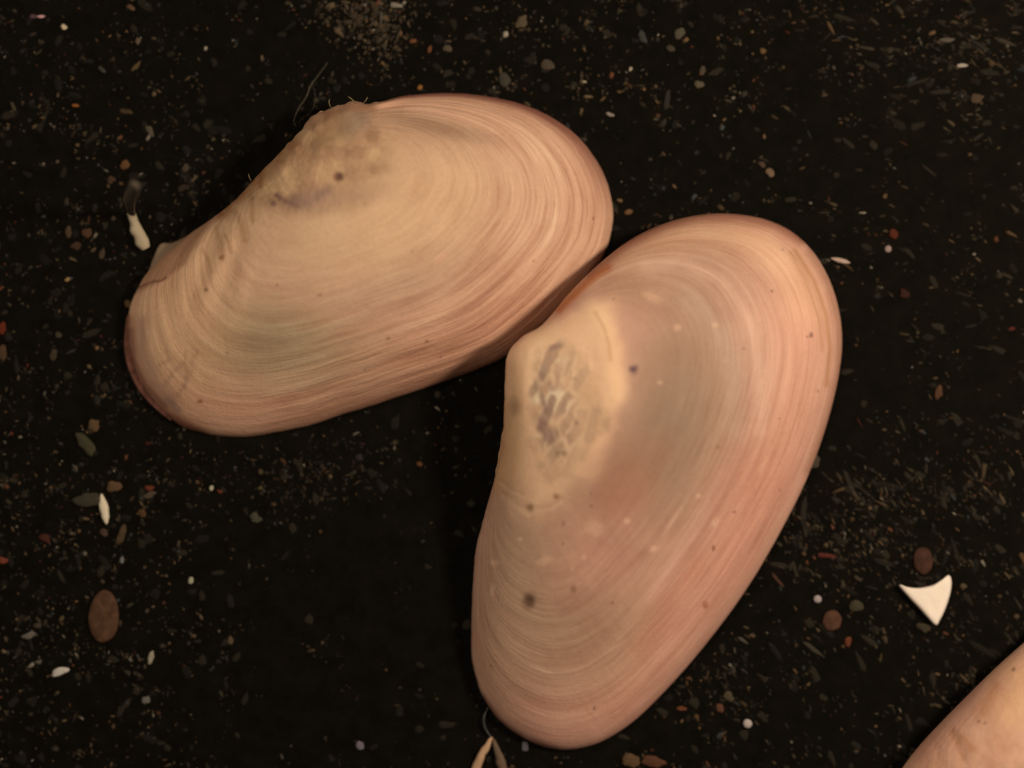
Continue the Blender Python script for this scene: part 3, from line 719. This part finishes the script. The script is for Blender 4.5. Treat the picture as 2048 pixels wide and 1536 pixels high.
GR = [  # px, py, rx, ry, angle, colour, name, category, label
 (250, 330, 10, 9, 0, (120, 76, 40), "sand_grain", "grain", "round orange brown grain above the worm tube"),
 (222, 360, 7, 9, 0, (86, 60, 38), "sand_grain", "grain", "brown oval grain between the round orange grain and the worm tube"),
 (371, 336, 6, 10, 0, (84, 68, 46), "sand_grain", "grain", "olive brown upright grain to the right of the round orange grain"),
 (366, 376, 11, 7, -25, (60, 44, 30), "sand_grain", "grain", "dim flat brown grain nearest the straight hinge edge of the upper shell"),
 (300, 262, 6, 12, -20, (104, 88, 64), "sand_grain", "grain", "bent pale tan flake above the round orange grain"),
 (252, 223, 14, 5, 5, (84, 62, 34), "sand_grain", "grain", "flat ochre crumb left of the bent tan flake"),
 (272, 133, 12, 4.5, -48, (110, 82, 50), "sand_grain", "grain", "slanting tan rod shaped grain in the upper left"),
 (204, 139, 8, 4, 40, (84, 74, 60), "sand_grain", "grain", "grey lozenge grain left of the slanting tan rod"),
 (276, 82, 5, 7, 0, (124, 96, 70), "sand_grain", "grain", "small tan grain above the slanting tan rod"),
 (128, 54, 5, 6, 0, (220, 186, 138), "sand_grain", "grain", "brightest pale point in the upper left corner"),
 (82, 33, 7, 3, 0, (226, 160, 146), "sand_grain", "grain", "pink white glint at the top left corner"),
 (66, 33, 6, 5, 0, (110, 76, 76), "sand_grain", "grain", "dim mauve crumb touching the pink glint"),
 (151, 211, 6, 3.5, 5, (150, 84, 34), "sand_grain", "grain", "tiny vivid orange grain in the upper left"),
 (262, 15, 8, 5, 40, (120, 84, 54), "sand_grain", "grain", "tan sliver at the top edge, left part"),
 (137, 464, 7, 11, 0, (92, 66, 42), "sand_grain", "grain", "upright brown grain left of the worm tube's lower end"),
 (174, 466, 11, 9, -30, (98, 62, 38), "sand_grain", "grain", "reddish brown grain with paler rim left of the worm tube's lower end"),
 (152, 492, 11, 8, 0, (78, 50, 32), "sand_grain", "grain", "dark rust brown grain under the pair left of the worm tube"),
 (204, 508, 5, 12, 15, (88, 68, 46), "sand_grain", "grain", "narrow upright tan flake below the worm tube, left"),
 (4, 657, 8, 13, 0, (120, 44, 22), "sand_grain", "grain", "brick red grain on the left edge of the picture"),
 (4, 706, 9, 18, 0, (92, 62, 38), "sand_grain", "grain", "tall tan grain on the left edge under the brick red one"),
 (107, 710, 8, 11, 0, (76, 58, 38), "sand_grain", "grain", "square tan grain between the left edge and the upper shell"),
 (117, 670, 7, 6, 0, (80, 64, 44), "sand_grain", "grain", "tan grain directly above the square tan grain"),
 (135, 559, 5, 4, -30, (160, 120, 70), "sand_grain", "grain", "bright amber speck level with the shell's crack line"),
 (188, 851, 12, 12, 0, (112, 80, 48), "sand_grain", "grain", "round tan grain below the left end of the upper shell"),
 (228, 973, 14, 12, 20, (112, 78, 48), "sand_grain", "grain", "tan pebble above right of the white spindle"),
 (176, 1000, 24, 17, -10, (72, 62, 42), "sand_grain", "grain", "wide olive crust left of the white spindle"),
 (172, 888, 26, 13, 50, (78, 68, 42), "sand_grain", "grain", "ragged olive clump under the round tan grain"),
 (299, 976, 10, 5, 0, (124, 56, 30), "sand_grain", "grain", "brick red sliver right of the white spindle"),
 (299, 990, 13, 6, -15, (98, 76, 54), "sand_grain", "grain", "beige sliver just under the brick red sliver"),
 (243, 1070, 9, 18, 20, (92, 68, 40), "sand_grain", "grain", "amber brown upright grain between white spindle and brown seed"),
 (208, 1065, 7, 9, 0, (94, 64, 46), "sand_grain", "grain", "small brown grain right under the white spindle"),
 (285, 1026, 8, 8, 0, (100, 66, 32), "sand_grain", "grain", "ochre grain below the beige sliver"),
 (90, 1076, 11, 9, 30, (84, 38, 26), "sand_grain", "grain", "dull maroon grain left of the seed's upper end"),
 (5, 1121, 9, 8, 0, (140, 66, 40), "sand_grain", "grain", "orange red grain on the left edge at seed height"),
 (120, 1343, 15, 9, -22, (206, 184, 156), "sand_grain", "grain", "bright white bean shaped grain in the lower left"),
 (58, 1271, 12, 7, -20, (130, 112, 92), "sand_grain", "grain", "grey beige bean shaped grain left of the brown seed's lower end"),
 (302, 1315, 6, 12, 20, (156, 138, 106), "sand_grain", "grain", "pale upright sliver to the lower right of the brown seed"),
 (292, 1400, 7, 9, 30, (130, 118, 98), "sand_grain", "grain", "grey white grain below the pale upright sliver"),
 (382, 1161, 6, 6, 0, (170, 154, 118), "sand_grain", "grain", "pale round bead right of the brown seed's upper end"),
 (244, 1120, 4, 7, 15, (140, 130, 116), "sand_grain", "grain", "little grey white splinter by the seed's upper right"),
 (461, 1281, 6, 8, 20, (108, 84, 54), "sand_grain", "grain", "tan grain at the left border of the bare black area"),
 (423, 976, 5, 4, -30, (190, 170, 130), "sand_grain", "grain", "bright pale crumb below the upper shell's bottom edge"),
 (440, 983, 5, 4, 0, (124, 54, 30), "sand_grain", "grain", "tiny red grain beside the bright pale crumb"),
 (511, 1036, 11, 10, 0, (84, 76, 54), "sand_grain", "grain", "olive grey round grain below the middle of the upper shell"),
 (720, 1491, 7, 10, 0, (140, 122, 118), "sand_grain", "grain", "greyish lilac bead near the bottom edge, centre"),
 (839, 928, 6, 5, 0, (112, 66, 34), "sand_grain", "grain", "tiny orange grain between the two shells' shadows"),
 (1495, 1447, 9, 9, 0, (188, 162, 140), "bead", "bead", "white bead at the bottom, left of the corner shell"),
 (1635, 1198, 8, 8, 0, (168, 144, 128), "bead", "bead", "white bead above the dim round brown seed"),
 (1776, 498, 7, 7, 0, (156, 124, 104), "bead", "bead", "pale bead right of the right hand shell's top"),
 (1787, 468, 10, 9, 20, (100, 40, 22), "sand_grain", "grain", "red flake above the pale bead on the right"),
 (1809, 588, 11, 9, 0, (62, 28, 16), "sand_grain", "grain", "very dark maroon flake below the pale bead on the right"),
 (1877, 785, 9, 12, 10, (98, 60, 36), "sand_grain", "grain", "orange brown upright grain in the right middle"),
 (1953, 197, 14, 9, -20, (92, 66, 44), "sand_grain", "grain", "brown oval pebble in the upper right corner"),
 (1924, 131, 10, 4, -3, (176, 150, 122), "sand_grain", "grain", "bright white sliver in the upper right corner"),
 (1893, 80, 17, 4, -6, (110, 92, 72), "sand_grain", "grain", "long grey beige sliver above the bright white sliver"),
 (1540, 345, 9, 8, 0, (140, 104, 72), "sand_grain", "grain", "tan pebble above the right hand shell"),
 (1524, 329, 5, 8, -30, (92, 66, 46), "sand_grain", "grain", "brown crumb touching the tan pebble above the right hand shell"),
 (1359, 67, 13, 9, -40, (98, 84, 60), "sand_grain", "grain", "olive tan flake near the top edge, right of centre"),
 (1285, 74, 7, 14, -30, (70, 66, 54), "sand_grain", "grain", "grey green flake left of the olive tan flake"),
 (1341, 97, 8, 7, 0, (80, 68, 46), "sand_grain", "grain", "dim olive grain under the olive tan flake"),
 (1526, 102, 7, 5, 0, (128, 88, 50), "sand_grain", "grain", "orange tan grain in the upper right middle"),
 (1398, 169, 9, 8, 0, (108, 90, 60), "sand_grain", "grain", "tan grain below the olive tan flake"),
 (1405, 141, 6, 9, 0, (90, 74, 52), "sand_grain", "grain", "dull brown grain just above the tan grain"),
 (1334, 200, 6, 20, 12, (52, 44, 34), "sand_grain", "grain", "long dark brown shred above the gap between the shells"),
 (1220, 229, 7, 4, 20, (150, 128, 104), "sand_grain", "grain", "pale sliver right of the upper shell's rounded top"),
 (1257, 424, 7, 6, 0, (134, 90, 52), "sand_grain", "grain", "orange tan grain right of the upper left shell's round end"),
 (1043, 44, 15, 10, -60, (104, 82, 54), "sand_grain", "grain", "tan flake near the top edge above the upper shell"),
 (1095, 130, 16, 9, 30, (90, 72, 52), "sand_grain", "grain", "curled grey tan flake above the upper shell's right half"),
 (895, 97, 9, 7, 0, (104, 84, 58), "sand_grain", "grain", "small square tan grain above the upper shell's top edge"),
 (826, 82, 6, 5, 0, (140, 80, 44), "sand_grain", "grain", "orange grain at the right border of the tan dust patch"),
 (840, 175, 5, 5, 0, (150, 92, 40), "sand_grain", "grain", "tiny orange grain touching the upper shell's top edge"),
 (1009, 160, 12, 14, 20, (76, 66, 48), "sand_grain", "grain", "dull olive flake just above the upper shell's curved top"),
 (1262, 1521, 18, 14, 0, (110, 78, 46), "sand_grain", "grain", "tan brown grain on the bottom edge, left one of a touching pair"),
 (1306, 1523, 21, 13, 10, (106, 62, 38), "sand_grain", "grain", "reddish brown grain on the bottom edge, right one of a touching pair"),
 (1363, 1417, 9, 5, 0, (128, 68, 40), "sand_grain", "grain", "orange sliver above the touching pair at the bottom"),
 (1440, 1416, 9, 8, 20, (112, 66, 42), "sand_grain", "grain", "rust brown grain between orange sliver and white bead"),
 (1457, 1393, 12, 9, 30, (88, 72, 46), "sand_grain", "grain", "ochre crumb above the rust brown grain"),
 (1696, 1283, 7, 10, 0, (120, 58, 32), "sand_grain", "grain", "orange red grain below the dim round brown seed"),
 (1712, 1212, 14, 12, 20, (76, 64, 40), "sand_grain", "grain", "olive grain right of the dim round brown seed"),
 (1626, 1298, 24, 4.5, 36, (72, 60, 42), "sand_grain", "grain", "slanting olive brown sliver below the dim round brown seed"),
 (1050, 1493, 8, 9, 0, (110, 98, 92), "sand_grain", "grain", "grey white grain under the rim of the right hand shell's lower end"),
 (1630, 925, 9, 13, 20, (92, 74, 54), "sand_grain", "grain", "hazy beige crumb touching the right hand shell's right margin"),
 (1847, 1255, 14, 9, 30, (72, 58, 36), "sand_grain", "grain", "olive brown grain under the chip's lowest point"),
 (1555, 1160, 16, 3.5, 50, (88, 52, 34), "sand_grain", "grain", "thin reddish sliver right of the right hand shell's lower margin"),
 (265, 608, 6, 9, 0, (120, 84, 44), "sand_grain", "grain", "ochre grain poking out from the left rim of the upper shell"),
]
used = set()
for g in GR:
    assert g[8] not in used; used.add(g[8])
    bump_px = 256 if g[8].startswith("ochre grain poking") else g[0]
    grain(g[6], bump_px, g[1], g[2], g[3], g[4], tuple((0.74 if max(g[5]) < 150 else 0.9) * v for v in g[5]), g[8], g[7], "coloured sand grains scattered on the black tray" if g[6] == "sand_grain" else "white beads on the right", jag=0.10 if g[6] == "bead" else 0.42, h=0.8 if g[6] == "bead" else 0.5, n=20)

# ------------------------------------------------------------------ fine dust: countless specks, one object
def dust():
    R = np.random.default_rng(11)
    def dens(x, y):
        p = 0.45
        if x < 480: p += 0.35
        if y < 260 and x > 560: p += 0.35
        if x > 1500 and y > 900: p += 0.35
        def g(cx, cy, rx, ry): return math.exp(-(((x - cx) / rx) ** 2 + ((y - cy) / ry) ** 2))
        p *= 1 - 0.93 * g(770, 1210, 260, 230)  # specks left out to blacken the right shell's shadow area
        p *= 1 - 0.7 * g(470, 80, 130, 130)
        p *= 1 - 0.6 * g(1570, 180, 120, 150)
        p *= 1 - 0.7 * g(1730, 700, 90, 240)
        p *= 1 - 0.6 * g(520, 915, 130, 40)  # specks thinned where the left shell's shadow falls
        p *= 1 - 0.7 * g(500, 1450, 200, 150)
        p *= 1 - 0.6 * g(1760, 1400, 130, 120)
        p *= 1 - 0.8 * g(1560, 1260, 40, 260) * 0.5
        p += 0.6 * g(610, 960, 100, 45) + 0.9 * g(745, 45, 70, 50) + 0.5 * g(1820, 1020, 160, 70) + 0.5 * g(1940, 130, 110, 90) + 0.5 * g(120, 1050, 130, 150)
        return p
    pts = []
    while len(pts) < 11500:
        x, y = R.uniform(-160, 2210), R.uniform(-160, 1700)
        if R.random() > dens(x, y): continue
        k = 1 + int(R.exponential(2.6)); sp = R.uniform(5, 26)
        for _ in range(k):
            pts.append((x + R.normal() * sp, y + R.normal() * sp))
    # tight patches
    for cx, cy, sx, sy, n_, tint in ((735, 28, 46, 30, 420, 1), (765, 80, 26, 32, 110, 1), (600, 955, 80, 34, 210, 1), (650, 925, 70, 30, 90, 1), (1045, 50, 18, 22, 40, 1), (1440, 1390, 45, 40, 90, 1), (1850, 985, 130, 38, 240, 0), (1700, 1080, 90, 40, 200, 0), (1950, 95, 75, 34, 120, 0), (45, 1280, 45, 40, 70, 0), (1010, 165, 14, 18, 30, 1), (1155, 175, 18, 22, 25, 1), (640, 205, 20, 20, 0, 1)):
        for _ in range(n_):
            pts.append((cx + R.normal() * sx, cy + R.normal() * sy, 2 if tint else 0))
    pts = [p if len(p) == 3 else (p[0], p[1], 0) for p in pts]
    for _ in range(2600):
        x, y = R.uniform(-100, 2150), R.uniform(-100, 1640)
        if R.random() < 0.6 and R.random() < dens(x, y): pts.append((x, y, 1))
    V = []; Q = []; T = []; Cc = []
    pal = [((72, 58, 40), .38), ((54, 46, 34), .25), ((98, 76, 48), .18), ((112, 80, 48), .07), ((66, 64, 56), .04), ((104, 60, 36), .03), ((96, 42, 30), .007), ((128, 110, 86), .04), ((180, 156, 122), .010)]
    cp = [np.array(c, float) for c, _ in pal]; pw = np.array([w for _, w in pal]); pw /= pw.sum()
    for x, y, smudge in pts:
        c = cp[R.choice(len(cp), p=pw)] * R.uniform(0.5, 0.98)
        r = min(1.8 * math.exp(R.normal() * 0.48), 6.5) * (1.0 if x < 1300 else 1.12)
        asp = 1 + abs(R.normal()) * 0.6; ang = R.uniform(0, math.pi)
        if x > 1450 and y > 850: asp = 1 + abs(R.normal()) * 1.1; ang = math.radians(-52) + R.normal() * 0.45; c = c * 0.88  # lower right specks also dimmed in colour as painted haze
        elif x > 1550: asp = 1 + abs(R.normal()) * 1.2; ang = math.radians(-14) + R.normal() * 0.5; c = c * 0.85  # right-hand specks dimmed in colour to look hazy
        if 450 < x < 1000 and y > 1000: c = c * 0.75  # right shell's shadow put into the speck colours
        if smudge == 2: c = np.maximum(c, np.array((60, 47, 32))) * (0.72 if y > 850 else 1.0); r *= 1.1  # lower patches darkened in colour for the shadow below the left shell
        if smudge == 1: r = R.uniform(4, 10); c = np.array((34, 28, 19)) * R.uniform(0.6, 1.15)
        w = wpos(x, y, 0)
        n = 6; b0 = len(V); h = r * 0.01 * (R.uniform(0.3, 0.8) if smudge != 1 else 0.08)
        jj = R.uniform(0.55, 1.35, n); ca, sa = math.cos(ang), math.sin(ang)
        for lvl, (q, z) in enumerate(((1.0, 0.0005), (0.72, h))):
            for j in range(n):
                t = 2 * math.pi * j / n
                u = r * 0.01 * asp * math.cos(t) * jj[j] * q; v = r * 0.01 / asp ** 0.4 * math.sin(t) * jj[j] * q
                V.append((w[0] + u * ca - v * sa, w[1] + u * sa + v * ca, z))
        V.append((w[0], w[1], h * 1.25))
        for j in range(n):
            Q.append((b0 + j, b0 + (j + 1) % n, b0 + n + (j + 1) % n, b0 + n + j))
            T.append((b0 + n + j, b0 + n + (j + 1) % n, b0 + 2 * n))
        Cc += [alb(c)] * (2 * n + 1)
    me = mesh_np("dust", V, Q, T, np.array(Cc), smooth=True)
    o = link("dust", me, mat_dust)
    o["label"] = "countless fine grey and brown specks of dust on the black tray"
    o["category"] = "dust"
    o["kind"] = "stuff"
dust()
